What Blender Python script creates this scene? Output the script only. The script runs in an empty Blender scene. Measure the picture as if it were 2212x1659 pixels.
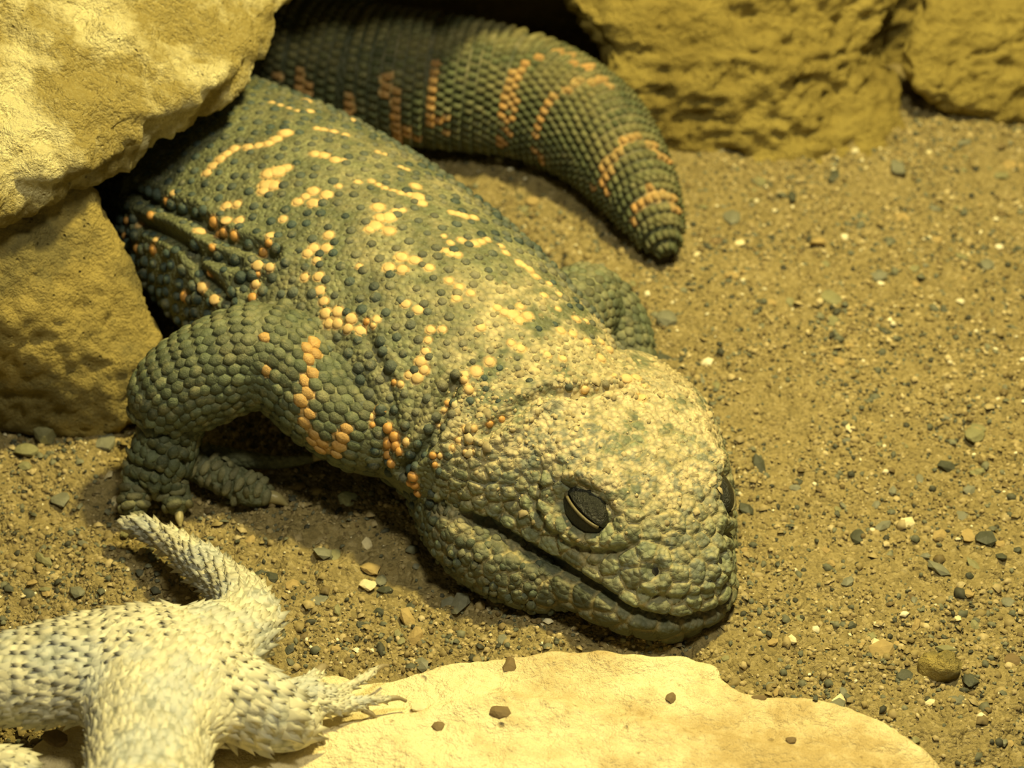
import bpy, bmesh, math, random
import numpy as np
from mathutils import Vector, Matrix
from mathutils.bvhtree import BVHTree
from mathutils.kdtree import KDTree

rng = np.random.default_rng(7)
random.seed(7)
scene = bpy.context.scene
COL = scene.collection

# ------------------------------------------------------------------ camera
W, H = 2212, 1659
HFOV = math.radians(28.0)
PITCH = math.radians(40.0)
FPX = W / 2 / math.tan(HFOV / 2)
CAM = np.array([0.0, -3.06, 2.57])
cd = bpy.data.cameras.new('camera')
cam = bpy.data.objects.new('camera', cd)
COL.objects.link(cam)
cam.location = CAM
cam.rotation_euler = (math.pi / 2 - PITCH, 0, 0)
cd.sensor_width = 36
cd.angle = HFOV
cd.clip_start = 0.05
cd.dof.use_dof = True
cd.dof.focus_distance = 3.42
cd.dof.aperture_fstop = 2.3
scene.camera = cam

# ------------------------------------------------------------------ light
wd = bpy.data.worlds.new('world')
scene.world = wd
wd.use_nodes = True
wd.node_tree.nodes['Background'].inputs[0].default_value = (1.0, 0.87, 0.55, 1)
wd.node_tree.nodes['Background'].inputs[1].default_value = 0.06

def lamp(name, loc, target, size, watts, color):
    l = bpy.data.lights.new(name, 'AREA')
    l.shape = 'DISK'; l.size = size; l.energy = watts; l.color = color
    o = bpy.data.objects.new(name, l)
    COL.objects.link(o)
    o.location = loc
    d = Vector(target) - Vector(loc)
    o.rotation_euler = d.to_track_quat('-Z', 'Y').to_euler()
    return o
lamp('basking_lamp', (0.85, 0.40, 3.3), (0.05, -0.2, 0), 0.32, 178, (1.0, 0.83, 0.31))
lamp('front_fill', (0.35, -1.25, 3.4), (0.0, -0.8, 0), 0.5, 52, (1.0, 0.92, 0.62))  # added fill with no known source, makes the front paler and brighter
vs = scene.view_settings
vs.view_transform = 'Standard'
vs.look = 'None'
vs.exposure = 0.14
vs.gamma = 1.0
vs.use_curve_mapping = False

# ------------------------------------------------------------------ helpers
CP, SP = math.cos(PITCH), math.sin(PITCH)
def ray(u, v):
    a = (u - W / 2) / FPX
    b = (v - H / 2) / FPX
    d = np.array([a, CP - b * SP, -SP - b * CP])
    return d / np.linalg.norm(d)
def at(u, v, z):
    d = ray(u, v)
    return CAM + d * ((z - CAM[2]) / d[2])

_perm = np.random.default_rng(3).permutation(256)
_perm = np.concatenate([_perm, _perm, _perm])
_g = np.random.default_rng(4).normal(size=(256, 3))
_g /= np.linalg.norm(_g, axis=1)[:, None]
def perlin(p):
    p = np.asarray(p, float)
    i = np.floor(p).astype(int)
    f = p - i
    i &= 255
    w = f * f * f * (f * (f * 6 - 15) + 10)
    r = 0
    for dx in (0, 1):
        for dy in (0, 1):
            for dz in (0, 1):
                h = _perm[_perm[_perm[i[:, 0] + dx] + i[:, 1] + dy] + i[:, 2] + dz]
                g = _g[h]
                n = g[:, 0] * (f[:, 0] - dx) + g[:, 1] * (f[:, 1] - dy) + g[:, 2] * (f[:, 2] - dz)
                wx = w[:, 0] if dx else 1 - w[:, 0]
                wy = w[:, 1] if dy else 1 - w[:, 1]
                wz = w[:, 2] if dz else 1 - w[:, 2]
                r = r + n * wx * wy * wz
    return r * 1.6
def fbm(p, freq, octv=4, gain=0.5, off=0.0):
    p = np.asarray(p, float) + off
    r = 0; a = 1.0
    for k in range(octv):
        r = r + a * perlin(p * freq + 17.3 * k)
        a *= gain; freq *= 2.03
    return r
def sstep(a, b, x):
    t = np.clip((x - a) / (b - a), 0, 1)
    return t * t * (3 - 2 * t)

def mesh_from(name, V, F):
    me = bpy.data.meshes.new(name)
    V = np.asarray(V, dtype=np.float32)
    if isinstance(F, np.ndarray):
        n, k = F.shape
        me.vertices.add(len(V)); me.vertices.foreach_set('co', V.ravel())
        me.loops.add(n * k); me.loops.foreach_set('vertex_index', F.astype(np.int32).ravel())
        me.polygons.add(n); me.polygons.foreach_set('loop_start', np.arange(0, n * k, k, dtype=np.int32))
        me.update(calc_edges=True)
    else:
        me.from_pydata([tuple(v) for v in V], [], F)
    return me
def smooth_shade(me):
    me.polygons.foreach_set('use_smooth', np.ones(len(me.polygons), bool))
def get_co(me):
    a = np.empty(len(me.vertices) * 3, np.float32)
    me.vertices.foreach_get('co', a)
    return a.reshape(-1, 3).astype(float)
def set_co(me, V):
    me.vertices.foreach_set('co', V.astype(np.float32).ravel()); me.update()
def get_no(me):
    a = np.empty(len(me.vertices) * 3, np.float32)
    me.vertices.foreach_get('normal', a)
    return a.reshape(-1, 3).astype(float)
def get_edges(me):
    a = np.empty(len(me.edges) * 2, np.int32)
    me.edges.foreach_get('vertices', a)
    return a.reshape(-1, 2)
def lap_smooth(me, it, f=0.5, weight=None):
    V = get_co(me); E = get_edges(me); n = len(V)
    deg = np.bincount(E.ravel(), minlength=n).astype(float)
    for _ in range(it):
        A = np.empty_like(V)
        for k in range(3):
            A[:, k] = (np.bincount(E[:, 0], V[E[:, 1], k], n) + np.bincount(E[:, 1], V[E[:, 0], k], n)) / np.maximum(deg, 1)
        d = (A - V) * f
        if weight is not None: d *= weight[:, None]
        V = V + d
    set_co(me, V)
def set_col(me, C, name='Col'):
    if C.shape[1] == 3: C = np.hstack([C, np.ones((len(C), 1))])
    at_ = me.color_attributes.new(name, 'FLOAT_COLOR', 'POINT')
    at_.data.foreach_set('color', np.clip(C, 0, 1).astype(np.float32).ravel())

def link(name, me, mat=None, parent=None, base=None):
    """links a mesh whose vertices are in world space; its origin goes to base"""
    if base is not None:
        set_co(me, get_co(me) - np.asarray(base))
    o = bpy.data.objects.new(name, me)
    COL.objects.link(o)
    if mat and not me.materials: me.materials.append(mat)
    if parent is not None:
        o.parent = parent
    elif base is not None:
        o.location = base
    return o
def tag(o, label=None, cat=None, group=None, kind=None):
    if label: o['label'] = label
    if cat: o['category'] = cat
    if group: o['group'] = group
    if kind: o['kind'] = kind
    return o
def empty(name, base):
    o = bpy.data.objects.new(name, None); COL.objects.link(o)
    o.location = base; o.empty_display_size = 0.1
    return o

def voxel(V, F, size):
    me = mesh_from('tmp', V, F)
    o = bpy.data.objects.new('tmp', me); COL.objects.link(o)
    m = o.modifiers.new('r', 'REMESH'); m.mode = 'VOXEL'; m.voxel_size = size; m.adaptivity = 0
    dg = bpy.context.evaluated_depsgraph_get(); dg.update()
    out = bpy.data.meshes.new_from_object(o.evaluated_get(dg))
    bpy.data.objects.remove(o); bpy.data.meshes.remove(me)
    return out

class Geo:
    def __init__(s): s.V = []; s.F = []
    def add(s, V, F):
        b = len(s.V)
        s.V.extend([tuple(map(float, v)) for v in V]); s.F.extend([tuple(int(i) + b for i in f) for f in F])
    def hull(s, pts):
        bm = bmesh.new()
        for p in pts: bm.verts.new(p)
        r = bmesh.ops.convex_hull(bm, input=bm.verts)
        bmesh.ops.delete(bm, geom=[g for g in r['geom_interior'] if isinstance(g, bmesh.types.BMVert)], context='VERTS')
        bm.normal_update(); bm.verts.index_update()
        s.add([v.co[:] for v in bm.verts], [[v.index for v in f.verts] for f in bm.faces])
        bm.free()
    def prism(s, poly, z0, z1):
        n = len(poly)
        V = [(x, y, z0) for x, y in poly] + [(x, y, z1) for x, y in poly]
        F = [[i, (i + 1) % n, n + (i + 1) % n, n + i] for i in range(n)]
        F += [list(range(n))[::-1], list(range(n, 2 * n))]
        s.add(V, F)

def catmull(K, n):
    """K (m,d) knots -> n samples, chord parametrised on first 3 columns"""
    K = np.asarray(K, float)
    d = np.linalg.norm(np.diff(K[:, :3], axis=0), axis=1)
    t = np.concatenate([[0], np.cumsum(d)])
    P = np.vstack([2 * K[0] - K[1], K, 2 * K[-1] - K[-2]])
    s = np.linspace(0, t[-1], n)
    i = np.clip(np.searchsorted(t, s, side='right') - 1, 0, len(K) - 2)
    u = ((s - t[i]) / (t[i + 1] - t[i]))[:, None]
    p0, p1, p2, p3 = P[i], P[i + 1], P[i + 2], P[i + 3]
    r = 0.5 * (2 * p1 + (p2 - p0) * u + (2 * p0 - 5 * p1 + 4 * p2 - p3) * u ** 2 + (3 * p1 - p0 - 3 * p2 + p3) * u ** 3)
    return r, s
def catmull_u(K, n):
    K = np.asarray(K, float); m = len(K)
    P = np.vstack([2 * K[0] - K[1], K, 2 * K[-1] - K[-2]])
    t = np.linspace(0, m - 1, n); i = np.minimum(t.astype(int), m - 2); u = (t - i)[:, None]
    p0, p1, p2, p3 = P[i], P[i + 1], P[i + 2], P[i + 3]
    return 0.5 * (2 * p1 + (p2 - p0) * u + (2 * p0 - 5 * p1 + 4 * p2 - p3) * u ** 2 + (3 * p1 - p0 - 3 * p2 + p3) * u ** 3)
def nrm(v): return v / np.maximum(np.linalg.norm(v, axis=-1, keepdims=True), 1e-9)

class Loft:
    """stations (x,y,z,a,top,bot) or (x,y,z,r); frame kept upright, or given (side, up)"""
    def __init__(s, st, ns=80, nt=48, frame=None, expo=1.0):
        st = np.asarray(st, float)
        if st.shape[1] == 4: st = np.hstack([st, st[:, 3:4], st[:, 3:4]])
        S, s.arc = catmull(st, ns)
        s.C = S[:, :3]; s.a = np.maximum(S[:, 3], .003); s.top = np.maximum(S[:, 4], .003); s.bot = np.maximum(S[:, 5], .003)
        s.T = nrm(np.gradient(s.C, axis=0))
        if frame is not None:
            s.side = np.tile(frame[0], (ns, 1)); s.up = np.tile(frame[1], (ns, 1))
        else:
            up = np.array([0, 0, 1.0]); sd = []
            prev = None
            for T in s.T:
                c = np.cross(T, up)
                if np.linalg.norm(c) < .25 and prev is not None:
                    c = prev - T * np.dot(prev, T)
                if np.linalg.norm(c) < 1e-6: c = np.array([1.0, 0, 0])
                c = c / np.linalg.norm(c)
                if prev is not None and np.dot(c, prev) < 0: c = -c
                sd.append(c); prev = c
            s.side = np.array(sd); s.up = nrm(np.cross(s.side, s.T))
        s.ns, s.nt, s.e = ns, nt, expo
    def pt(s, i, th):
        c, n = np.cos(th), np.sin(th)
        cx = np.sign(c) * np.abs(c) ** s.e; cz = np.sign(n) * np.abs(n) ** s.e
        h = np.where(n >= 0, s.top[i], s.bot[i])
        return s.C[i] + s.side[i] * (s.a[i] * cx)[..., None] + s.up[i] * (h * cz)[..., None]
    def mesh(s):
        th = np.linspace(0, 2 * np.pi, s.nt, endpoint=False)
        I, TH = np.meshgrid(np.arange(s.ns), th, indexing='ij')
        V = s.pt(I.ravel(), TH.ravel())
        F = []
        for i in range(s.ns - 1):
            for j in range(s.nt):
                k = (j + 1) % s.nt
                F.append((i * s.nt + j, i * s.nt + k, (i + 1) * s.nt + k, (i + 1) * s.nt + j))
        n = len(V)
        V = np.vstack([V, s.C[0], s.C[-1]])
        for j in range(s.nt):
            k = (j + 1) % s.nt
            F.append((n, k, j)); F.append((n + 1, (s.ns - 1) * s.nt + j, (s.ns - 1) * s.nt + k))
        return V, F
    def lattice(s, ds, dt, th0, th1, jitter=0.0):
        """staggered points; returns pos, tangent"""
        P = []; T = []
        L = s.arc[-1]; row = 0
        x = ds * .5
        while x < L:
            i = int(np.clip(round(x / L * (s.ns - 1)), 0, s.ns - 1))
            peri = (s.a[i] + .5 * (s.top[i] + s.bot[i])) / 2
            step = (dt if np.isscalar(dt) else dt[i]) / max(peri, .01)
            th = np.arange(th0 + (row % 2) * step * .5, th1, step)
            if len(th):
                if jitter: th = th + rng.normal(0, jitter * step, len(th))
                P.append(s.pt(np.full(len(th), i), th)); T.append(np.tile(s.T[i], (len(th), 1)))
            x += ds; row += 1
        return np.vstack(P), np.vstack(T)

def dome_template(seg=8, prof=((1.0, -0.25), (0.93, 0.28), (0.62, 0.78))):
    V = []; F = []
    for r, z in prof:
        for k in range(seg):
            a = 2 * math.pi * k / seg
            V.append((r * math.cos(a), r * math.sin(a), z))
    V.append((0, 0, 1.0))
    for q in range(len(prof) - 1):
        for k in range(seg):
            l = (k + 1) % seg
            b = q * seg
            F.append((b + k, b + l, b + seg + l)); F.append((b + k, b + seg + l, b + seg + k))
    b = (len(prof) - 1) * seg
    for k in range(seg): F.append((b + k, b + (k + 1) % seg, len(V) - 1))
    return np.array(V), np.array(F)
def frames(N, T):
    N = nrm(N); X = nrm(T - N * np.sum(T * N, 1, keepdims=True)); Y = np.cross(N, X)
    return X, Y, N
def scatter(tmpl, P, N, T, sx, sy, sz):
    """joined copies of a template: x along T, z along N"""
    tv, tf = tmpl
    X, Y, Z = frames(N, T)
    n = len(P); k = len(tv)
    sx = np.broadcast_to(sx, n); sy = np.broadcast_to(sy, n); sz = np.broadcast_to(sz, n)
    V = (P[:, None] + X[:, None] * (tv[None, :, 0:1] * sx[:, None, None])
         + Y[:, None] * (tv[None, :, 1:2] * sy[:, None, None]) + Z[:, None] * (tv[None, :, 2:3] * sz[:, None, None]))
    F = (tf[None] + (np.arange(n) * k)[:, None, None]).reshape(-1, 3)
    return V.reshape(-1, 3), F

# ------------------------------------------------------------------ materials
def new_mat(name, rough=0.8, spec=0.3):
    m = bpy.data.materials.new(name); m.use_nodes = True
    nt = m.node_tree; b = nt.nodes['Principled BSDF']
    b.inputs['Roughness'].default_value = rough
    b.inputs['Specular IOR Level'].default_value = spec
    return m, nt, b
def N_(nt, t, **kw):
    n = nt.nodes.new(t)
    for k, v in kw.items(): setattr(n, k, v)
    return n
def noise(nt, vec, scale, detail=4, rough=.6):
    n = N_(nt, 'ShaderNodeTexNoise'); n.inputs['Scale'].default_value = scale
    n.inputs['Detail'].default_value = detail; n.inputs['Roughness'].default_value = rough
    nt.links.new(vec, n.inputs['Vector']); return n.outputs['Fac']
def voro(nt, vec, scale, feature='F1', rand=1.0):
    n = N_(nt, 'ShaderNodeTexVoronoi', feature=feature); n.inputs['Scale'].default_value = scale
    n.inputs['Randomness'].default_value = rand
    nt.links.new(vec, n.inputs['Vector']); return n
def ramp(nt, fac, stops):
    n = N_(nt, 'ShaderNodeValToRGB'); e = n.color_ramp.elements
    while len(e) < len(stops): e.new(0.5)
    for q, (p, c) in zip(e, stops):
        q.position = p; q.color = (*c, 1) if len(c) == 3 else c
    nt.links.new(fac, n.inputs[0]); return n.outputs[0]
def mix(nt, fac, a, b, mode='MIX'):
    n = N_(nt, 'ShaderNodeMix', data_type='RGBA', blend_type=mode)
    def put(s, v):
        if isinstance(v, (int, float)): s.default_value = v
        elif isinstance(v, tuple): s.default_value = (*v, 1)
        else: nt.links.new(v, s)
    put(n.inputs[0], fac); put(n.inputs[6], a); put(n.inputs[7], b)
    return n.outputs[2]
def math_(nt, op, a, b=0.5):
    n = N_(nt, 'ShaderNodeMath', operation=op)
    for s, v in ((n.inputs[0], a), (n.inputs[1], b)):
        if isinstance(v, (int, float)): s.default_value = v
        else: nt.links.new(v, s)
    return n.outputs[0]
def bump(nt, h, dist, strength=1.0, normal=None):
    n = N_(nt, 'ShaderNodeBump'); n.inputs['Distance'].default_value = dist; n.inputs['Strength'].default_value = strength
    nt.links.new(h, n.inputs['Height'])
    if normal is not None: nt.links.new(normal, n.inputs['Normal'])
    return n.outputs[0]
def geo_pos(nt): return N_(nt, 'ShaderNodeNewGeometry').outputs['Position']
def attr(nt, name):
    n = N_(nt, 'ShaderNodeAttribute'); n.attribute_name = name; return n.outputs['Color']

def rock_mat(name, base, dirt, dark, sc=3.0, cover=0.55, bd=0.02, wid=.12):
    m, nt, b = new_mat(name, .92, .12)
    p = geo_pos(nt)
    f1 = noise(nt, p, sc, 8, .68); f2 = noise(nt, p, sc * 6, 6, .7); f3 = noise(nt, p, sc * 24, 4, .65)
    c = mix(nt, ramp(nt, f1, [(cover - wid, (0, 0, 0)), (cover + wid, (1, 1, 1))]), base, dirt)
    c = mix(nt, ramp(nt, f2, [(.55, (0, 0, 0)), (.78, (.75, .75, .75))]), c, dirt)
    vz = voro(nt, p, sc * 9)
    pit = ramp(nt, vz.outputs['Distance'], [(.05, (1, 1, 1)), (.17, (0, 0, 0))])
    spk = ramp(nt, f3, [(.64, (0, 0, 0)), (.74, (1, 1, 1))])
    pm = math_(nt, 'MULTIPLY', pit, ramp(nt, f2, [(.45, (0, 0, 0)), (.6, (1, 1, 1))]))
    c = mix(nt, math_(nt, 'MULTIPLY', spk, .55), c, dark)
    c = mix(nt, math_(nt, 'MULTIPLY', pm, .8), c, dark)
    c = mix(nt, ramp(nt, f3, [(.25, (.35, .35, .35)), (.5, (0, 0, 0))]), c, base)
    nt.links.new(c, b.inputs['Base Color'])
    h = math_(nt, 'ADD', f2, math_(nt, 'MULTIPLY', f3, .5))
    h = math_(nt, 'SUBTRACT', h, math_(nt, 'MULTIPLY', pm, .6))
    nt.links.new(bump(nt, h, bd, .8), b.inputs['Normal'])
    return m
M = {}
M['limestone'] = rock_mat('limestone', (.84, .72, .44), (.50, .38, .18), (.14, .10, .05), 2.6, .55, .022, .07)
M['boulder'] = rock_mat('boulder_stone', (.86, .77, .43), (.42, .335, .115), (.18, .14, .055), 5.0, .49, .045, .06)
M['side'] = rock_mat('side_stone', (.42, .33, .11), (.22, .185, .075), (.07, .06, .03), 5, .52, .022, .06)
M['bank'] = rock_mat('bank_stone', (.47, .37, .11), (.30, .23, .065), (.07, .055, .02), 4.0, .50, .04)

# attribute-coloured material with fine relief
def attr_mat(name, rough, spec, gran=0, gdist=.004, var=.35, vscale=40, fine=None):
    m, nt, b = new_mat(name, rough, spec)
    p = geo_pos(nt); c = attr(nt, 'Col')
    f = noise(nt, p, vscale, 5, .65)
    c = mix(nt, 1.0, c, ramp(nt, f, [(.25, (1 - var,) * 3), (.75, (1 + 0 * var,) * 3)]), 'MULTIPLY')
    if gran:
        v = voro(nt, p, gran); v2 = noise(nt, p, gran * 1.5, 3)
        h = math_(nt, 'SUBTRACT', math_(nt, 'MULTIPLY', v2, .4), v.outputs['Distance'])
        nt.links.new(bump(nt, h, gdist, .9), b.inputs['Normal'])
        c = mix(nt, ramp(nt, v.outputs['Distance'], [(.35, (0, 0, 0)), (.8, (.5, .5, .5))]), c, (.10, .11, .07))
    if fine:
        fb = noise(nt, p, 170, 4, .7)
        nt.links.new(bump(nt, fb, .0035, .8), b.inputs['Normal'])
        dn = noise(nt, p, 30, 5, .7)
        c = mix(nt, ramp(nt, dn, [(.50, (0, 0, 0)), (.68, (.55, .55, .55))]), c, fine)
    nt.links.new(c, b.inputs['Base Color'])
    return m
M['skin'] = attr_mat('lizard_skin', .62, .35, 95, .005)
M['scale'] = attr_mat('lizard_scales', .52, .38, 0, var=.45, vscale=60, fine=(.30, .27, .14))
M['pale'] = attr_mat('dragon_skin', .75, .25, 60, .006, var=.2, vscale=25)
M['palespike'] = attr_mat('dragon_spikes', .75, .25, 0, var=.2, vscale=30)
M['grain'] = attr_mat('sand_grains', .7, .35, 0, var=.3, vscale=200)

def plain(name, col, rough=.6, spec=.4, var=.3, sc=60, bd=.003):
    m, nt, b = new_mat(name, rough, spec)
    p = geo_pos(nt); f = noise(nt, p, sc, 5, .65)
    nt.links.new(mix(nt, 1.0, col, ramp(nt, f, [(.3, (1 - var,) * 3), (.7, (1, 1, 1))]), 'MULTIPLY'), b.inputs['Base Color'])
    if bd: nt.links.new(bump(nt, f, bd, .6), b.inputs['Normal'])
    return m
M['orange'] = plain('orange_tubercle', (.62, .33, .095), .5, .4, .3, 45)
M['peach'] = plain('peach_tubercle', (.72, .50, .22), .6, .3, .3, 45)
M['eye'] = plain('eye_dark', (.018, .016, .012), .16, .6, .2, 40, 0)
M['lid'] = plain('eyelid_skin', (.022, .024, .016), .34, .4, .6, 110, .014)
M['lidrim'] = plain('eyelid_rim', (.15, .125, .06), .45, .4, .3, 90)
M['pit'] = plain('nostril_dark', (.03, .028, .02), .7, .2, .3, 60, 0)
M['claw'] = plain('claw_horn', (.42, .36, .17), .4, .5, .3, 50)
M['paleclaw'] = plain('dragon_claw', (.34, .28, .17), .5, .4, .3, 50)

def sand_mat():
    m, nt, b = new_mat('sand', .9, .2)
    p = geo_pos(nt)
    f0 = noise(nt, p, 2.2, 4, .6); f1 = noise(nt, p, 22, 6, .7); f2 = noise(nt, p, 90, 4, .7)
    c = mix(nt, ramp(nt, f0, [(.35, (0, 0, 0)), (.65, (1, 1, 1))]), (.27, .215, .095), (.36, .29, .135))
    c = mix(nt, ramp(nt, f1, [(.5, (0, 0, 0)), (.75, (.8, .8, .8))]), c, (.12, .095, .04))
    v = voro(nt, p, 130)
    c2 = ramp(nt, N_(nt, 'ShaderNodeSeparateColor').outputs[0] if False else v.outputs['Color'],
              [(.0, (.10, .085, .045)), (.3, (.24, .19, .08)), (.7, (.36, .285, .13)), (.95, (.52, .43, .24))])
    c = mix(nt, .55, c, c2)
    nt.links.new(c, b.inputs['Base Color'])
    h = math_(nt, 'ADD', math_(nt, 'MULTIPLY', v.outputs['Distance'], -.5), f2)
    nt.links.new(bump(nt, h, .012, .9), b.inputs['Normal'])
    return m
M['sand'] = sand_mat()

# ------------------------------------------------------------------ floor
def axis(lo, a, b, hi, d):
    core = np.arange(a, b, d)
    l = a - (np.geomspace(1, 1 + (a - lo) / .15, 26) - 1)[1:] * .15
    r = core[-1] + (np.geomspace(1, 1 + (hi - core[-1]) / .15, 26) - 1)[1:] * .15
    return np.concatenate([l[::-1], core, r])
def ground_h(x, y):
    p = np.stack([x, y, np.zeros_like(x)], 1)
    h = .022 * fbm(p, 1.7, 2) + .010 * fbm(p, 7, 3, off=5) + .0105 * fbm(p, 24, 3, .65, off=9)
    h = h + .012 * np.maximum(fbm(p, 13, 2, off=21), 0) ** 1.5
    return h
def build_floor():
    X = axis(-4, -1.25, 1.35, 4, .0065); Y = axis(-3.2, -1.25, 1.1, 4, .0075)
    GX, GY = np.meshgrid(X, Y, indexing='ij')
    x, y = GX.ravel(), GY.ravel()
    V = np.stack([x, y, ground_h(x, y)], 1)
    nx, ny = len(X), len(Y)
    idx = np.arange(nx * ny).reshape(nx, ny)
    F = np.stack([idx[:-1, :-1], idx[1:, :-1], idx[1:, 1:], idx[:-1, 1:]], -1).reshape(-1, 4)
    me = mesh_from('floor', V, F); smooth_shade(me)
    o = link('floor', me, M['sand'])
    tag(o, 'sandy gravel ground of the enclosure', 'ground', kind='structure')
build_floor()

# ------------------------------------------------------------------ rocks
def rock(name, g, vox, sm, disp, mat, label, cat='rock', strata=None):
    me = voxel(g.V, g.F, vox)
    lap_smooth(me, sm, .6)
    V = get_co(me); N = get_no(me)
    d = np.zeros(len(V))
    for f, a, o, ridged in disp:
        n = fbm(V * (np.array(strata) if strata else 1.0), f, o, .55)
        d += a * ((.35 - np.abs(n) * 1.6) if ridged else n)
    V = V + N * d[:, None]
    set_co(me, V); smooth_shade(me)
    lo, hi = V.min(0), V.max(0)
    o = link(name, me, mat, base=((lo[0] + hi[0]) / 2, (lo[1] + hi[1]) / 2, lo[2]))
    tag(o, label, cat)
    return o
DEP = []   # things to raycast against for resting pebbles

g = Geo()   # overhanging boulder, resting on the side stone
edge = [at(-140, 545, .50), at(0, 484, .47), at(180, 398, .45), at(330, 300, .45), at(430, 255, .45), at(530, 205, .45), at(575, 145, .46), at(640, 30, .47), at(655, -40, .48)]
up = [at(-140, 430, .60), at(0, 395, .58), at(200, 320, .56), at(350, 240, .56), at(480, 170, .56), at(545, 110, .56), at(600, 20, .56)]
back = [(-1.9, .1, .5), (-1.9, 1.6, .5), (-.5, 1.6, .5), (-.46, .95, .5), (-1.9, -.05, .8), (-1.9, 1.6, 1.15), (-.7, 1.6, 1.0), (-1.15, .25, .95), (-.85, .6, .86), (-.62, .8, .74)]
g.hull([tuple(p) for p in edge + up] + back)
g.hull([(-.55, .62, .56), (-.1, .66, .57), (.10, .82, .58), (.2, 1.7, .58), (-.7, 1.7, .54), (-.6, .75, .8), (-.1, .8, .78), (.10, .95, .78), (.2, 1.7, .8), (-.7, 1.7, .9)])  # unseen roof above the view, added to shade the hollow and tail
rock('overhanging_boulder', g, .012, 4, [(3.0, .030, 3, False), (6, .024, 3, True), (16, .009, 3, True), (40, .005, 2, False)], M['boulder'],
     'big pale yellow pitted boulder overhanging the large lizard from the top left corner', 'rock')

g = Geo()   # side stone under the boulder
gl = lambda u, v, z: tuple(at(u, v, z))
g.hull([gl(-250, 930, 0), gl(40, 945, 0), gl(230, 945, 0), gl(300, 905, .03), gl(365, 830, .08), gl(372, 765, .12), gl(330, 660, .18), gl(262, 545, .27), gl(196, 415, .40), gl(150, 380, .46),
        gl(-260, 520, .49), (-1.5, .35, .0), (-1.5, .35, .49), (-1.0, .42, 0), (-.98, .40, .48), gl(300, 905, -.05), gl(-250, 930, -.06), gl(230, 945, -.06)])
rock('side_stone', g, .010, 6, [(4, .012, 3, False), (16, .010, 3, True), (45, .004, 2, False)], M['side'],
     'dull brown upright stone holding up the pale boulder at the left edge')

g = Geo()   # rock bank behind, left mass
g.hull([(.36, .80, -.05), (.62, .77, -.05), (.80, .86, -.05), (.95, 1.2, -.05), (.9, 1.9, -.05), (.33, 1.9, -.05), (.33, .84, .05), (.24, .87, .17), (.15, .93, .28), (.08, 1.02, .38), (.6, .86, .17), (.75, .93, .2), (-.03, 1.10, .46), (-.08, 1.22, .52), (.6, 1.02, .38), (.85, 1.15, .34), (.05, 1.9, .55), (.9, 1.9, .5)])
g.hull([(.82, 1.15, -.05), (1.1, 1.2, -.05), (2.2, 1.0, -.05), (2.2, 2, -.05), (.8, 2, -.05), (.82, 1.25, .3), (1.2, 1.3, .3), (2.2, 1.12, .3), (2.2, 2, .5), (.8, 2, .5)])
g.hull([(.62, .70, -.05), (.9, .80, -.05), (.95, 1.1, -.05), (.6, 1.0, -.05), (.72, .86, .06), (.88, 1.05, .10), (.6, 1.0, .12)])
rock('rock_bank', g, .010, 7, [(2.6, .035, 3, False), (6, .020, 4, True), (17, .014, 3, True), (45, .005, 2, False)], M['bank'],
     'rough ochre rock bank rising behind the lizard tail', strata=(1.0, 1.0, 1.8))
g = Geo()
g.hull([(-.7, 1.45, -.05), (.5, 1.3, -.05), (.5, 1.9, -.05), (-.9, 1.9, -.05), (-.7, 1.5, .6), (.5, 1.35, .6), (.5, 1.9, .6), (-.9, 1.9, .6)])
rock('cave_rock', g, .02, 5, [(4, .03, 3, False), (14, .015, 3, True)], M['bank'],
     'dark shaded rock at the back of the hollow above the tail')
g = Geo()
g.hull([gl(1950, 110, .16), gl(1985, 190, .10), gl(2090, 232, .05), gl(2240, 210, .04), gl(2300, 100, .1), gl(2240, 20, .22), gl(2100, 5, .24), gl(2000, 30, .22),
        (.95, 1.08, .02), (1.15, 1.12, .0), (1.35, 1.15, .0), (1.0, 1.3, .25), (1.4, 1.3, .25), (1.05, .95, -.03), (1.3, .95, -.03)])
rock('rock_block', g, .009, 4, [(5, .018, 3, False), (14, .016, 4, True), (40, .004, 2, False)], M['bank'],
     'craggy ochre rock lump at the top right corner', strata=(1, 1, 1.6))

g = Geo()   # front limestone slab
ol = [(120, 1560), (330, 1490), (545, 1462), (700, 1446), (880, 1437), (975, 1412), (1080, 1400), (1200, 1393), (1330, 1400), (1470, 1410), (1545, 1428), (1600, 1482), (1680, 1492), (1760, 1494),
      (1850, 1520), (1930, 1562), (2000, 1612), (2060, 1680), (2120, 1850), (2000, 2150), (1000, 2300), (0, 2300), (-300, 1900)]
poly = [tuple(at(u, v, .085)[:2]) for u, v in ol]
g.prism(poly, -.06, .085)
poly2 = [tuple(at(u, v, .11)[:2]) for u, v in [(700, 1560), (1100, 1470), (1500, 1560), (1900, 1640), (2000, 1800), (1800, 2200), (600, 2300), (300, 1800)]]
g.prism(poly2, -.03, .105)
slab = rock('limestone_slab', g, .008, 10, [(3, .014, 3, False), (10, .007, 3, False), (35, .0025, 2, False)], M['limestone'],
     'pale cream limestone slab lying flat in the foreground')

# ------------------------------------------------------------------ the large lizard
LB = (-.1, -.1, 0.0)
liz = empty('spiny_tailed_lizard', LB)
tag(liz, 'large grey-green spiny-tailed lizard with orange spots resting its dusty head on the sand', 'lizard')

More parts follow.
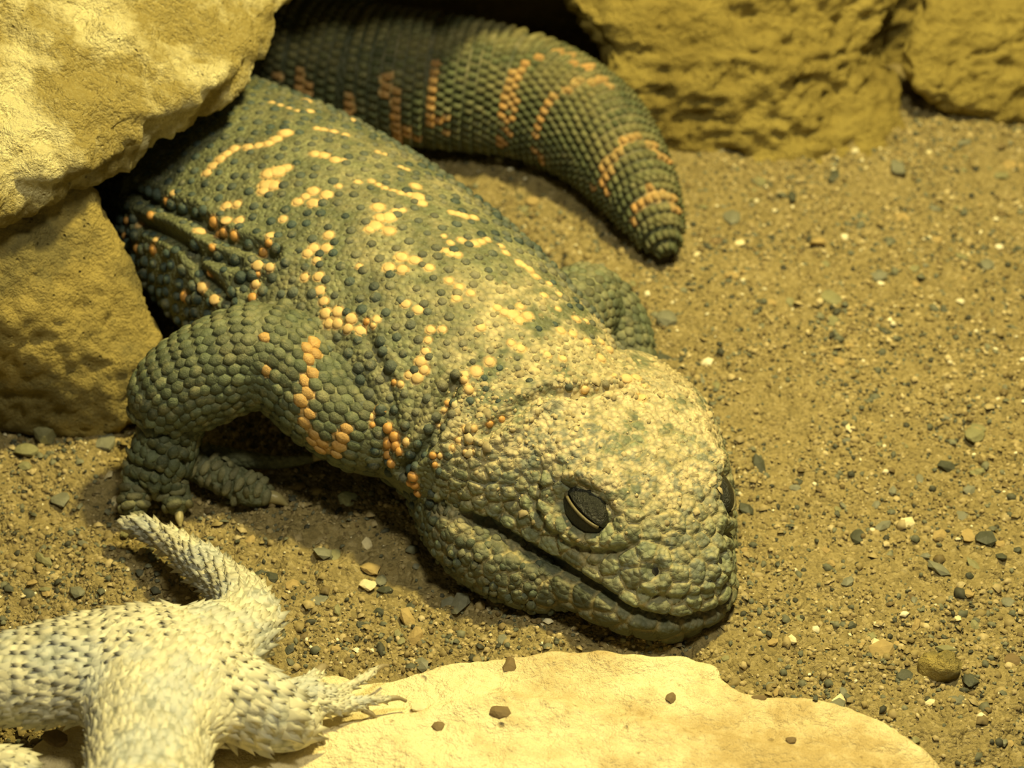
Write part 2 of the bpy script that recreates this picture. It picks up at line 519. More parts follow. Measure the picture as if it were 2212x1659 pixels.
YAW, ROLL = math.radians(25), math.radians(13)
HF = np.array([math.sin(YAW), -math.cos(YAW), 0])
HL0 = np.array([math.cos(YAW), math.sin(YAW), 0])            # the lizard's left
HU0 = np.array([0, 0, 1.0])
HL = HL0 * math.cos(ROLL) - HU0 * math.sin(ROLL)
HU = HU0 * math.cos(ROLL) + HL0 * math.sin(ROLL)
HO = np.array([.245, -.548, .12])                             # head origin, between the eyes, mid height
def hw(x, y, z): return HO + HF * x + HL * y + HU * z
def hloc(P):
    d = P - HO
    return np.stack([d @ HF, d @ HL, d @ HU], 1)

body_l = Loft([(-.86, .80, .14, .10, .12, .13), (-.78, .70, .15, .19, .15, .16), (-.664, .541, .16, .25, .18, .17), (-.52, .355, .17, .29, .21, .18), (-.376, .166, .18, .31, .22, .19),
               (-.20, -.04, .18, .30, .21, .19), (-.07, -.19, .17, .27, .19, .18), (.037, -.327, .155, .235, .155, .165), (.11, -.41, .145, .17, .125, .13), (.15, -.45, .14, .10, .08, .10)], 90, 64)
tail_l = Loft([(-.66, .56, .16, .14), (-.76, .74, .155, .16), (-.74, .90, .155, .165), (-.57, .97, .15, .16), (-.314, .90, .148, .152), (-.108, .865, .14, .145), (.045, .825, .130, .134),
               (.172, .725, .115, .118), (.248, .595, .092, .090), (.290, .490, .068, .066), (.310, .428, .050, .046), (.318, .398, .040, .030), (.324, .378, .034, .006)], 160, 40)
ra_l = Loft([(-.10, -.25, .16, .095), (-.225, -.325, .17, .086), (-.32, -.30, .20, .084), (-.425, -.225, .255, .092), (-.52, -.235, .235, .092), (-.595, -.255, .20, .084), (-.637, -.268, .165, .062), (-.652, -.275, .14, .03)], 90, 36)
hand_l = Loft([(-.59, -.262, .17, .045), (-.615, -.285, .125, .054), (-.635, -.305, .08, .056), (-.642, -.325, .045, .045), (-.645, -.335, .025, .02)], 40, 28)
la_l = Loft([(.06, -.10, .14, .09), (.11, .02, .15, .085), (.15, .09, .125, .078), (.20, .07, .09, .065), (.235, .0, .05, .045), (.25, -.06, .02, .03)], 50, 28)
toes = [Loft([(-.665, -.31, .07, .032), (-.680, -.345, .042, .027), (-.678, -.375, .022, .025), (-.674, -.390, .015, .010)], 20, 20),
        Loft([(-.630, -.30, .06, .032), (-.613, -.335, .040, .026), (-.604, -.364, .023, .025), (-.600, -.380, .014, .010)], 20, 20),
        Loft([(-.63, -.28, .06, .03), (-.575, -.285, .045, .030), (-.515, -.315, .036, .030), (-.465, -.338, .028, .028), (-.435, -.347, .022, .014)], 26, 20),
        Loft([(-.62, -.27, .06, .03), (-.52, -.255, .04, .02), (-.43, -.262, .034, .013), (-.36, -.255, .04, .009)], 20, 14)]
class HeadLoft:
    # half outlines (y, z) from the throat round the jaw, lips, cheek and brow to the crown, at each x
    X = [-.36, -.26, -.17, -.09, -.03, .03, .08, .115, .138, .148]
    S = [[(0, -.12), (.13, -.115), (.215, -.07), (.225, -.03), (.22, .02), (.19, .09), (.12, .13), (0, .145)],
         [(0, -.13), (.16, -.125), (.258, -.085), (.262, -.04), (.252, .01), (.218, .085), (.14, .138), (0, .155)],
         [(0, -.13), (.17, -.128), (.276, -.095), (.256, -.046), (.246, .0), (.200, .08), (.138, .135), (0, .152)],
         [(0, -.13), (.16, -.128), (.252, -.098), (.208, -.046), (.206, .0), (.168, .075), (.124, .124), (0, .138)],
         [(0, -.13), (.14, -.126), (.212, -.096), (.167, -.046), (.172, -.005), (.148, .065), (.114, .108), (0, .120)],
         [(0, -.13), (.115, -.124), (.170, -.092), (.144, -.046), (.140, -.010), (.116, .048), (.082, .082), (0, .094)],
         [(0, -.128), (.09, -.12), (.135, -.088), (.121, -.046), (.112, -.012), (.090, .028), (.058, .050), (0, .060)],
         [(0, -.124), (.062, -.115), (.102, -.085), (.095, -.046), (.086, -.014), (.066, .012), (.040, .028), (0, .034)],
         [(0, -.114), (.036, -.106), (.064, -.082), (.062, -.046), (.055, -.020), (.038, -.003), (.022, .006), (0, .009)],
         [(0, -.092), (.015, -.088), (.024, -.074), (.024, -.048), (.022, -.034), (.014, -.026), (.007, -.022), (0, -.02)]]
    def mesh(s, ns=60, nh=26):
        A = np.array([np.hstack([np.full((8, 1), x), np.array(q)]) for x, q in zip(s.X, s.S)])     # (10,8,3)
        rows = np.stack([catmull_u(A[:, k], ns) for k in range(8)], 1)
        V = []
        for r in rows:
            h = catmull_u(r, nh)
            V.append(np.vstack([h, (h * np.array([1, -1, 1]))[1:-1][::-1]]))
        V = np.array(V); nt = V.shape[1]
        W_ = HO + V[..., 0:1] * HF + V[..., 1:2] * HL + V[..., 2:3] * HU
        F = []
        for i in range(ns - 1):
            for j in range(nt):
                k = (j + 1) % nt
                F.append((i * nt + j, i * nt + k, (i + 1) * nt + k, (i + 1) * nt + j))
        F.append(tuple(range(nt))[::-1]); F.append(tuple((ns - 1) * nt + j for j in range(nt)))
        return W_.reshape(-1, 3), F
head_l = HeadLoft()
throat_l = Loft([(-.06, -.26, .10, .08), (-.115, -.335, .10, .082), (-.085, -.465, .078, .076), (-.035, -.54, .062, .062), (.05, -.595, .05, .045), (.11, -.62, .05, .02)], 40, 28)

g = Geo()
for l in [body_l, tail_l, ra_l, hand_l, la_l, head_l, throat_l] + toes: g.add(*l.mesh())
VOX = .0038
bme = voxel(g.V, g.F, VOX)
lap_smooth(bme, 5, .6)

def sculpt_body(me):
    V = get_co(me); N = get_no(me)
    D = np.zeros(len(V)); info = {}
    L = hloc(V)
    x, y, z = L.T
    hmask = sstep(-.30, -.20, x) * (np.abs(y) < .32) * (np.linalg.norm(V[:, :2] - HO[:2], axis=1) < .42)
    # mouth line: level all round the muzzle to the jaw corner
    zm = -.046 + .004 * np.sin(x * 30)
    mm = hmask * sstep(-.185, -.15, x)
    D -= mm * .023 * np.exp(-((z - zm) / .0065) ** 2)
    D += mm * .005 * np.exp(-((z - zm - .018) / .010) ** 2)
    D += mm * .006 * np.exp(-((z - zm + .020) / .012) ** 2)
    # brows, eye sockets, crease under the eye, nostrils
    for s in (-1, 1):
        sd = (np.sign(y) == s) * (np.abs(y) > .03)
        q = np.sqrt(((x + .028) / .050) ** 2 + ((z - .064) / .034) ** 2)
        lat = hmask * sd * sstep(.07, .11, np.abs(y))
        D -= lat * .016 * sstep(1.25, .7, q)
        D += lat * .007 * np.exp(-((q - 1.45) / .22) ** 2)
        q2 = np.sqrt(((x + .022) / .085) ** 2 + ((z - .066) / .068) ** 2)
        D -= lat * (z < .06) * .010 * np.exp(-((q2 - 1) / .085) ** 2)
        n = np.stack([x - .098, y - s * .062, z - .020], 1)
        D -= .014 * hmask * np.exp(-np.sum((n / .012) ** 2, 1))
        D += .006 * hmask * np.exp(-((np.linalg.norm(n, axis=1) - .024) / .009) ** 2)
    # seam between snout and upper lip
    zl = -.006 - .08 * np.abs(y)
    D -= hmask * sstep(.085, .11, x) * .006 * np.exp(-((z - zl) / .005) ** 2)
    # plates of the head
    return V, N, D, L, hmask
V, N, D, L, hmask = sculpt_body(bme)

# irregular head plates: a relaxed point set on the head, big on snout and lips, small on crown
hi = np.where(hmask > .3)[0]
cand = hi[rng.permutation(len(hi))]
kd_pts = []; kd_r = []
def plate_r(l):
    x, y, z = l
    r = .0125
    if x > -.02: r = .0135
    if x > .03: r = .0150
    if -.085 < z < -.008 and x > -.17: r = .0155
    if z < -.05 and x > -.02: r = .0185
    if z > .085 and x < .01: r = .0100
    if x < -.19: r = .0095
    return r
cell = {}
GS = .034
for i in cand:
    p = V[i]; r = plate_r(L[i])
    k = tuple((p // GS).astype(int))
    ok = True
    for a in (-1, 0, 1):
        for b in (-1, 0, 1):
            for c in (-1, 0, 1):
                for q, rq in cell.get((k[0] + a, k[1] + b, k[2] + c), ()):
                    if (p[0] - q[0]) ** 2 + (p[1] - q[1]) ** 2 + (p[2] - q[2]) ** 2 < (r + rq) ** 2 * .80:
                        ok = False; break
                if not ok: break
            if not ok: break
        if not ok: break
    if ok:
        cell.setdefault(k, []).append((p, r)); kd_pts.append(p); kd_r.append(r)
kd = KDTree(len(kd_pts))
for q, p in enumerate(kd_pts): kd.insert(p, q)
kd.balance()
seam = np.zeros(len(V)); cid = np.zeros(len(V), int)
for i in np.where(hmask > .02)[0]:
    (p1, q1, d1), (p2, q2, d2) = kd.find_n(V[i], 2)
    seam[i] = (d2 - d1) / (kd_r[q1] + kd_r[q2]); cid[i] = q1
crnd = np.random.default_rng(5).random(len(kd_pts) + 1)
plate = sstep(0, .30, seam) * .75 + .25 * sstep(0, .9, seam)
crown_k = 1 - .45 * sstep(.08, .12, L[:, 2])
D += hmask * crown_k * ((plate - .5) * .0066 + .004 * (crnd[cid] - .5) * plate + .0035 * fbm(V, 45, 3, .6) * sstep(-.1, .4, fbm(V, 10, 2, off=2)))
V = V + N * D[:, None]

# folds along the flank in front of the thigh and across the neck
V2 = V.copy()
def groove(pts, w, depth):
    """a skin fold along a polyline on the body"""
    global V2
    pts = np.array(pts)
    S, _ = catmull(pts, 60)
    d = np.full(len(V), 9.0)
    lo, hi_ = S.min(0) - .1, S.max(0) + .1
    m = np.all((V > lo) & (V < hi_), 1)
    idx = np.where(m)[0]
    for s in S: d[idx] = np.minimum(d[idx], np.linalg.norm(V[idx] - s, axis=1))
    k = -depth * np.exp(-(d / w) ** 2) + depth * .55 * np.exp(-((d - 2.2 * w) / (1.1 * w)) ** 2)
    V2 = V2 + N * (k * (d < 5))[:, None]
set_co(bme, V)
bv0 = BVHTree.FromPolygons([tuple(v) for v in V], [tuple(p.vertices) for p in bme.polygons])
def hit(u, v, bv=bv0):
    d = ray(u, v)
    r = bv.ray_cast(Vector(CAM), Vector(d))
    if r[0] is None: return None
    return np.array(r[0]), np.array(r[1])
def px_fold(pl, w, depth):
    P = [hit(u, v) for u, v in pl]
    P = [p[0] for p in P if p is not None]
    if len(P) >= 2: groove(P, w, depth)
px_fold([(285, 405), (340, 440), (420, 470), (490, 520), (590, 555)], .012, .016)
px_fold([(300, 480), (360, 505), (430, 545), (520, 570)], .010, .014)
px_fold([(420, 560), (450, 600), (500, 650)], .010, .012)
px_fold([(870, 1015), (930, 950), (960, 880), (980, 830)], .010, .014)
px_fold([(1050, 935), (1110, 890), (1180, 850), (1260, 850), (1340, 835)], .010, .014)
px_fold([(780, 700), (815, 770), (840, 830), (850, 900)], .010, .005)
for k in range(4):
    px_fold([(275 + 3 * k, 905 + 42 * k), (330, 925 + 45 * k), (400, 965 + 35 * k)], .006, .008)
for k in range(5):
    px_fold([(455 + 26 * k, 985 + 12 * k), (448 + 26 * k, 1030 + 10 * k), (455 + 26 * k, 1075)], .005, .006)
set_co(bme, V2)
N = get_no(bme); V = V2
smooth_shade(bme)
bvh = BVHTree.FromPolygons([tuple(v) for v in V], [tuple(p.vertices) for p in bme.polygons])

# orange spots: (u, v, r) read off the animal's back, cast onto its skin
ORANGE = """575 400 18 600 370 20 580 375 17 590 400 17 620 362 13 569 412 14 680 332 12 700 335 14 725 345 12 742 346 8 617 287 16 597 300 13 580 310 12 558 314 11 536 317 12 506 321 12 490 332 12 476 343 13 460 358 12 447 373 12
685 277 9 699 280 10 722 284 10 747 291 9 588 221 7 606 227 7 625 233 7 643 239 7 817 328 8 832 333 7 866 361 8 880 366 7 677 413 14 706 421 14 677 439 14 643 436 12 660 424 10 732 402 8
773 393 9 803 391 9 818 399 8 832 406 8 850 412 8 866 417 9 899 402 14 903 425 17 912 439 12 886 420 10 817 447 15 840 469 17 810 488 18 840 499 15 869 454 9 799 495 13 822 470 14 855 456 10
977 459 10 1003 466 12 1024 470 11 990 462 10 959 510 7 974 524 9 997 519 11 1026 526 12 1053 517 10 963 542 11 988 550 11 975 548 10 1040 522 10 1082 531 9 1093 546 10 1122 568 11 1144 582 12 1158 597 11 1132 574 10 1187 613 8
867 555 15 840 578 14 869 582 14 896 562 13 927 578 11 970 606 11 992 620 11 1017 633 10 986 644 11 876 656 11 903 669 12 1075 665 10 1107 680 17 1140 683 14 1125 662 11 1090 675 12 1122 692 12
1176 638 9 1209 636 9 1205 667 8 1245 689 11 1266 694 8 1212 714 11 1238 721 11 1270 738 11 1299 739 9 1039 707 11 930 712 11 955 712 10 924 735 9 919 759 10 908 781 13 916 799 13 901 817 13 883 810 10 865 830 8 851 826 8
1057 781 13 1028 803 14 1002 821 10 1013 842 12 1006 808 9 1104 741 10 1125 752 12 1183 766 10 1216 774 10 1299 774 12 1317 756 11 1353 817 13 1375 817 12 1324 810 10 1393 835 10 1385 858 13 1263 842 11
710 508 12 677 536 13 704 536 13 684 562 11 658 599 11 688 597 12 665 547 12 691 628 13 699 651 12 703 677 14 729 673 14 729 699 13 758 688 13 751 710 12 780 714 13 814 690 10 792 695 9 710 699 13 806 703 8
584 508 11 580 525 10 569 545 12 556 573 13 582 577 12 552 614 12 545 643 11 556 592 9 432 499 15 462 480 15 488 476 13 484 502 13 506 510 14 489 445 12 512 441 11 517 476 11 473 506 10
458 536 10 436 621 14 462 647 13 399 640 13 454 591 10 332 539 13 295 536 11 273 476 9 324 465 11 362 436 12 302 488 9 336 517 9 269 510 9 373 417 9 612 473 10 775 575 8
682 745 14 686 762 13 668 760 12 664 777 13 662 803 13 656 831 11 656 860 13 678 853 12 653 886 12 671 889 12 653 915 11 667 925 11 700 954 12 729 940 12 750 925 11 739 958 11 707 972 11 725 972 11 676 947 10 579 810 10 577 732 8 690 975 10
801 900 9 812 889 9 805 918 8 837 925 13 852 944 14 837 958 14 855 962 14 877 954 10 837 983 12 844 1001 11 862 975 10 891 1030 13 895 1048 12 902 1066 10 885 1045 9
967 871 8 959 887 7 947 920 6 1003 928 9 1024 926 9 991 952 9 1016 952 9 979 968 9 1005 976 8 1024 974 8 1058 916 9 1084 905 8 935 984 9 951 984 8 939 1004 8
657 190 13 664 218 13 670 240 11 652 166 11 604 166 10 759 233 11 763 261 11 757 215 9 825 171 9 827 199 10 844 161 9 849 190 10 851 223 10 851 252 11 854 275 11 861 299 9 880 285 10 901 294 8
946 138 8 941 161 9 937 190 10 932 223 10 932 259 10 956 256 9 960 285 9 1084 304 9 1093 280 10 1107 252 10 1086 252 9 1088 225 9 1088 209 9 1107 214 9 1103 185 10 1117 157 10 1136 138 10 1164 123 10 1198 109 10 1226 119 10 1105 232 9
1169 337 9 1155 323 9 1157 290 9 1160 273 9 1164 256 9 1174 240 9 1183 223 9 1217 195 9 1200 208 9 1245 176 10 1269 147 10 1297 166 10 1240 138 9 1278 176 10 1316 185 9
1288 403 9 1302 375 10 1307 346 10 1325 341 10 1335 322 10 1345 308 10 1362 299 10 1378 294 10 1402 313 11 1425 337 11 1440 351 10 1316 361 10 1312 418 8 1295 390 9 1413 325 10
1406 413 12 1430 418 12 1450 432 11 1392 437 11 1373 451 10 1459 452 9 1364 475 8 1418 428 11 1382 444 10"""
osp = np.array(ORANGE.split(), float).reshape(-1, 3)
OP = []
for u, v, r in osp:
    h = hit(u, v, bvh)
    if h is None: continue
    p, n = h
    depth = (p - CAM) @ np.array([0, CP, -SP])
    OP.append((*p, *n, r * depth / FPX))
OP = np.array(OP)
okd = KDTree(len(OP))
for q, p in enumerate(OP): okd.insert(p[:3], q)
okd.balance()

# skin colour: grey green, orange blotches, dust from the sand on head, neck and back
def dust_amt(P, Nz):
    l = hloc(P)
    dh = np.linalg.norm((P - hw(-.20, 0, .14)) * np.array([1, 1, 1.1]), axis=1)
    n = fbm(P, 9, 4, .6)
    n2 = fbm(P, 34, 3, .6, off=3)
    head = sstep(.40, .10, dh) * sstep(.0, .6, Nz) * sstep(.02, .20, P[:, 2]) * (1 - .55 * sstep(-.03, .06, l[:, 0]))
    back = .27 * sstep(.30, .95, Nz) * sstep(-.7, -.1, P[:, 0])
    return np.clip(np.clip(head + back, 0, 1) * (.66 + 1.1 * n + .75 * n2), 0, 1)
GREEN = np.array([.150, .165, .088]); DUST = np.array([.60, .50, .28]); ORG = np.array([.64, .42, .17]); CREAM = np.array([.74, .60, .36])
n1 = fbm(V, 14, 4, .6)
C = GREEN[None] * (1 + .45 * n1[:, None])
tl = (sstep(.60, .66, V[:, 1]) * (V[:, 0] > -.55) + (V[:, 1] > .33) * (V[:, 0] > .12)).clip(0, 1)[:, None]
C = C * (1 - tl) + np.array([.05, .06, .03]) * tl  # dark tail skin paints in the shade between the scale rings
inh = hmask[:, None]
pc = np.array([.20, .225, .135])[None] * (.7 + .65 * crnd[cid])[:, None]
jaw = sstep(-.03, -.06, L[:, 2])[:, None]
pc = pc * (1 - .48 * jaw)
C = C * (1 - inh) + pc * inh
du = dust_amt(V, N[:, 2])[:, None]
C = C * (1 - du) + DUST * du
# crusts of dry mud on the crown and in the seams between plates
sm_ = (hmask * (1 - sstep(.04, .26, seam)) * .85)[:, None] * sstep(-.5, .3, N[:, 2])[:, None]
C = C * (1 - sm_) + np.array([.42, .35, .17]) * sm_
crown = hmask * sstep(.05, .12, L[:, 2]) * sstep(.05, -.02, L[:, 0]) * sstep(-.4, .15, fbm(V, 22, 4, .7, off=8))
C = C * (1 - .75 * crown[:, None]) + CREAM * .75 * crown[:, None]
bl = hmask * sstep(.12, .34, fbm(V, 50, 3, .7, off=31)) * sstep(-.2, .3, fbm(V, 7, 2, off=12))
C = C * (1 - .75 * bl[:, None]) + np.array([.17, .20, .17]) * .75 * bl[:, None]
od = np.array([okd.find(v)[1:] for v in V])
oi = od[:, 0].astype(int)
om = sstep(1.35, .95, od[:, 1] / OP[oi, 6])[:, None]
C = C * (1 - om) + ORG * om
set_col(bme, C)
# plates below the mouth line carry a darker tone
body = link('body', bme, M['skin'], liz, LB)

def snap(P, T, maxd=.02, nzmin=-.25):
    oP, oN, oT = [], [], []
    for p, t in zip(P, T):
        q = bvh.find_nearest(Vector(p), maxd)
        if q[0] is None or q[1][2] < nzmin: continue
        oP.append(q[0][:]); oN.append(q[1][:]); oT.append(t)
    return np.array(oP), np.array(oN), np.array(oT)
def vis(P, N):
    return np.sum((CAM - P) * N, 1) > -.25 * np.linalg.norm(CAM - P, axis=1)
def off_orange(P, k=1.15):
    r = np.array([okd.find(p)[1:] for p in P])
    return r[:, 1] > OP[r[:, 0].astype(int), 6] * k

DOME = dome_template(8)
FLAT = dome_template(8, ((1.0, -.3), (.9, .5), (.55, .9)))
def lozenge_template():
    V = []; F = []; seg = 10
    for r, z, sh in ((1.0, -.35, 0), (.92, .45, .03), (.5, .95, .12)):
        for k in range(seg):
            a = 2 * math.pi * k / seg
            q = 1 / (abs(math.cos(a)) ** 1.35 + abs(math.sin(a)) ** 1.35) ** (1 / 1.35)
            V.append((r * q * math.cos(a) + sh, r * q * math.sin(a), z))
    V.append((.18, 0, 1.1))
    for b in (0, seg):
        for k in range(seg):
            l = (k + 1) % seg
            F.append((b + k, b + l, b + seg + l)); F.append((b + k, b + seg + l, b + seg + k))
    for k in range(seg): F.append((2 * seg + k, 2 * seg + (k + 1) % seg, 3 * seg))
    return np.array(V), np.array(F)
LOZ = lozenge_template()
WEDGE_V = np.array([(-1, -.9, -.3), (-1, .9, -.3), (1, .8, -.3), (1, -.8, -.3), (-.75, -.6, .35), (-.75, .6, .35), (.95, .5, .85), (.95, -.5, .85), (.9, 0, 1.15), (-.6, 0, .5)])
WEDGE_F = np.array([(0, 4, 1), (4, 5, 1), (1, 5, 2), (5, 6, 2), (2, 6, 3), (6, 7, 3), (6, 8, 7), (3, 7, 0), (7, 4, 0), (4, 9, 5), (9, 6, 5), (9, 8, 6), (9, 7, 8), (4, 7, 9)])
WEDGE = (WEDGE_V, WEDGE_F)
SCV, SCF, SCC = [], [], []
def put(tm, P, Nn, T, sx, sy, sz, col):
    v, f = scatter(tm, P, Nn, T, sx, sy, sz)
    b = sum(len(q) for q in SCV)
    SCV.append(v); SCF.append(f + b); SCC.append(np.repeat(col, len(tm[0]), 0))
def scale_col(P, Nn, base, dk=.75):
    d = dust_amt(P, Nn[:, 2])[:, None] * dk
    c = base[None] * (.75 + .5 * rng.random((len(P), 1)))
    return c * (1 - d) + DUST * .95 * d
TEAL = np.array([.058, .090, .082])
# back and flanks: rows of round tubercles
P, T = body_l.lattice(.0305, .0310, -.35, math.pi + .35, .05)
P, Nn, T = snap(P, T)
hl = hloc(P)
k = vis(P, Nn) & off_orange(P, 1.25) & ~((hl[:, 0] > -.235) & (np.linalg.norm(P[:, :2] - HO[:2], axis=1) < .36))
P, Nn, T = P[k], Nn[k], T[k]
up_ = sstep(.55, .97, Nn[:, 2])
r = (.0124 - .0026 * up_) * rng.uniform(.8, 1.15, len(P)) * (1 - .34 * sstep(.62, .34, np.linalg.norm(P - HO, axis=1)))
put(DOME, P, Nn, T, r, r, r * (.85 - .35 * up_), scale_col(P, Nn, TEAL))
# beads of the throat and the sides of the neck
P, T = throat_l.lattice(.021, .021, 0, 2 * math.pi, .1)
P, Nn, T = snap(P, T, .014, -.6)
hl = hloc(P)
k = vis(P, Nn) & off_orange(P, 1.1) & ~((hl[:, 0] > -.10) & (hl[:, 2] > -.06))
P, Nn, T = P[k], Nn[k], T[k]
r = .0085 * rng.uniform(.7, 1.15, len(P))
put(DOME, P, Nn, T, r, r, r * .6, scale_col(P, Nn, np.array([.10, .125, .085])))
# small granules between them
P, T = body_l.lattice(.0168, .0172, -.3, math.pi + .3, .22)
P, Nn, T = snap(P, T)
hl = hloc(P)
k = vis(P, Nn) & off_orange(P, 1.0) & ~((hl[:, 0] > -.24) & (np.linalg.norm(P[:, :2] - HO[:2], axis=1) < .33))
P, Nn, T = P[k], Nn[k], T[k]
r = .0046 * rng.uniform(.6, 1.2, len(P))
put(dome_template(6, ((1.0, -.3), (.75, .55))), P, Nn, T, r, r, r * .5, scale_col(P, Nn, np.array([.17, .18, .095])) * (.6 + .7 * rng.random((len(P), 1))))
# arms: lozenge scales in oblique rows
for lf, d_, rr in ((ra_l, .0192, .0106), (hand_l, .0195, .0106), (la_l, .0185, .0100)):
    P, T = lf.lattice(d_, d_, 0, 2 * math.pi, .04)
    P, Nn, T = snap(P, T, .012, -.6)
    k = vis(P, Nn)
    P, Nn, T = P[k], Nn[k], T[k]
    orr = ~off_orange(P, 1.35)
    r = rr * rng.uniform(.85, 1.1, len(P))
    ac = scale_col(P, Nn, np.array([.115, .14, .08])) * (.75 + .5 * rng.random((len(P), 1)))
    if len(P) and orr.any() and lf is ra_l: ac[orr] = np.array([.66, .40, .14]) * (.85 + .3 * rng.random((orr.sum(), 1)))
    put(LOZ, P, Nn, T, r * 1.42, r * 1.22, r * .50 * rng.uniform(.7, 1.2, len(P)), ac)
for lf in toes[:3]:
    P, T = lf.lattice(.018, .03, 0, math.pi, .03)
    P, Nn, T = snap(P, T, .012, -.4)
    k = vis(P, Nn); P, Nn, T = P[k], Nn[k], T[k]
    put(FLAT, P, Nn, T, .0085, .0165, .006, scale_col(P, Nn, np.array([.20, .20, .11])))
# tail: whorls of keeled scales
x = .30; L_ = tail_l.arc[-1]; PP, TT, SS, AA = [], [], [], []
ringk = 0
while x < L_ - .006:
    i = int(round(x / L_ * (tail_l.ns - 1)))
    R = tail_l.a[i]
    step = .0195 * (0.72 + .28 * R / .15) / max(R, .012)
    th = np.arange(-.6 + (ringk % 2) * step * .5, math.pi + .6, step)
    PP.append(tail_l.pt(np.full(len(th), i), th)); TT.append(np.tile(tail_l.T[i], (len(th), 1))); SS.append(np.full(len(th), .8 + .2 * R / .15)); AA.append(np.sin(th))
    x += .0235 * (.72 + .28 * R / .15); ringk += 1
P, T, S_ = np.vstack(PP), np.vstack(TT), np.concatenate(SS)
keep = []; Pn = []; Nn = []
for q, p in enumerate(P):
    r_ = bvh.find_nearest(Vector(p), .02)
    if r_[0] is None or r_[1][2] < -.6: continue
    keep.append(q); Pn.append(r_[0][:]); Nn.append(r_[1][:])
P, Nn, T, S_ = np.array(Pn), np.array(Nn), T[keep], S_[keep]
k = vis(P, Nn); P, Nn, T, S_ = P[k], Nn[k], T[k], S_[k]
ori = ~off_orange(P, 1.45)
cc = np.array([.110, .130, .060])[None] * (.7 + .55 * rng.random((len(P), 1)))
cc[ori] = np.array([.60, .34, .12]) * (.8 + .35 * rng.random((ori.sum(), 1)))
td = (sstep(.2, .9, Nn[:, 2]) * (.25 + .5 * fbm(P, 10, 3)).clip(0, .6))[:, None]
cc = cc * (1 - td) + np.array([.36, .30, .12]) * td
put(WEDGE, P, Nn, T, .0104 * S_, .0102 * S_, .0115 * S_, cc)
sv, sf, sc_ = np.vstack(SCV), np.vstack(SCF), np.vstack(SCC)
sme = mesh_from('small_scales', sv, sf); smooth_shade(sme); set_col(sme, sc_)
o = link('small_scales', sme, M['scale'], liz, LB)
tag(o, 'grey-green beads and keeled scales covering the skin', kind='stuff')

# crumbs of dry soil stuck to crown and collar
idx = np.where((L[:, 0] < .06) & (np.linalg.norm(V - hw(-.22, 0, .15), axis=1) < .30) & (N[:, 2] > .35))[0]
w_ = np.exp(-((L[idx, 0] + .25) / .07) ** 2) + .16
idx = rng.choice(idx, 900, p=w_ / w_.sum())
r = np.exp(rng.normal(math.log(.0032), .5, len(idx))).clip(.0015, .011)
CR = (np.array([(1, 0, 0), (-.9, .2, 0), (0, 1, .1), (.1, -1, 0), (0, 0, 1), (.6, .6, .4), (-.6, .5, .5), (.5, -.6, .5), (-.5, -.6, .4)], float),
      np.array([(5, 4, 0), (0, 2, 5), (2, 4, 5), (6, 4, 2), (1, 6, 2), (1, 4, 6), (8, 4, 1), (3, 8, 1), (3, 4, 8), (7, 4, 3), (0, 7, 3), (0, 4, 7)]))
v, f = scatter(CR, V[idx] - N[idx] * (r * .1)[:, None], N[idx], rng.normal(size=(len(idx), 3)), r * rng.uniform(.8, 1.5, len(idx)), r, r * rng.uniform(.5, .9, len(idx)))
cm = mesh_from('soil_crumbs', v, f)
set_col(cm, np.repeat(np.array([.50, .41, .22])[None] * rng.uniform(.55, 1.25, (len(idx), 1)), 9, 0))
tag(link('soil_crumbs', cm, M['grain'], liz, LB), 'dry soil crumbs stuck to crown and neck', kind='stuff')

# orange tubercles: each a part of its own (off the tail, whose spots are keeled scales)
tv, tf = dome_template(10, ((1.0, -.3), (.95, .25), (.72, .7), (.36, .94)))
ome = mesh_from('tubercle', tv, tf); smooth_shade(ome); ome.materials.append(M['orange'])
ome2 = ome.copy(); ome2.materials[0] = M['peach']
P_, T_ = ra_l.lattice(.012, .012, 0, 2 * math.pi)
ra_kd = KDTree(len(P_))
for q, p in enumerate(P_): ra_kd.insert(p, q)
ra_kd.balance()
cnt = 0
for p in OP:
    pos = p[:3]; n = p[3:6]
    if pos[1] > .39 and (pos[0] > -.15 or pos[1] > .74): continue          # on the tail
    if ra_kd.find(pos)[2] < .012 and pos[0] < -.27: continue     # on the arm, whose spots are scales too
    n = n / np.linalg.norm(n)
    x_ = np.cross(n, (.3, .2, 1.0)); x_ /= np.linalg.norm(x_); y_ = np.cross(n, x_)
    up_ = float(sstep(.6, .97, np.array(n[2])))
    r = p[6] * random.uniform(.86, 1.02)
    m = Matrix.Identity(4)
    for a, ax, s in ((0, x_, r * random.uniform(.92, 1.1)), (1, y_, r), (2, n, r * (.75 - .42 * up_))):
        for b in range(3): m[b][a] = ax[b] * s
    for b in range(3): m[b][3] = pos[b] - LB[b]
    o = bpy.data.objects.new('tubercle', ome2 if dust_amt(pos[None], np.array([n[2]]))[0] > .12 or n[2] > .75 else ome); COL.objects.link(o)  # upturned spots get the paler copy: dust plus painted-in top light
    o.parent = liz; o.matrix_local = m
    cnt += 1
print('tubercles', cnt, 'plates', len(kd_pts), 'body verts', len(V))

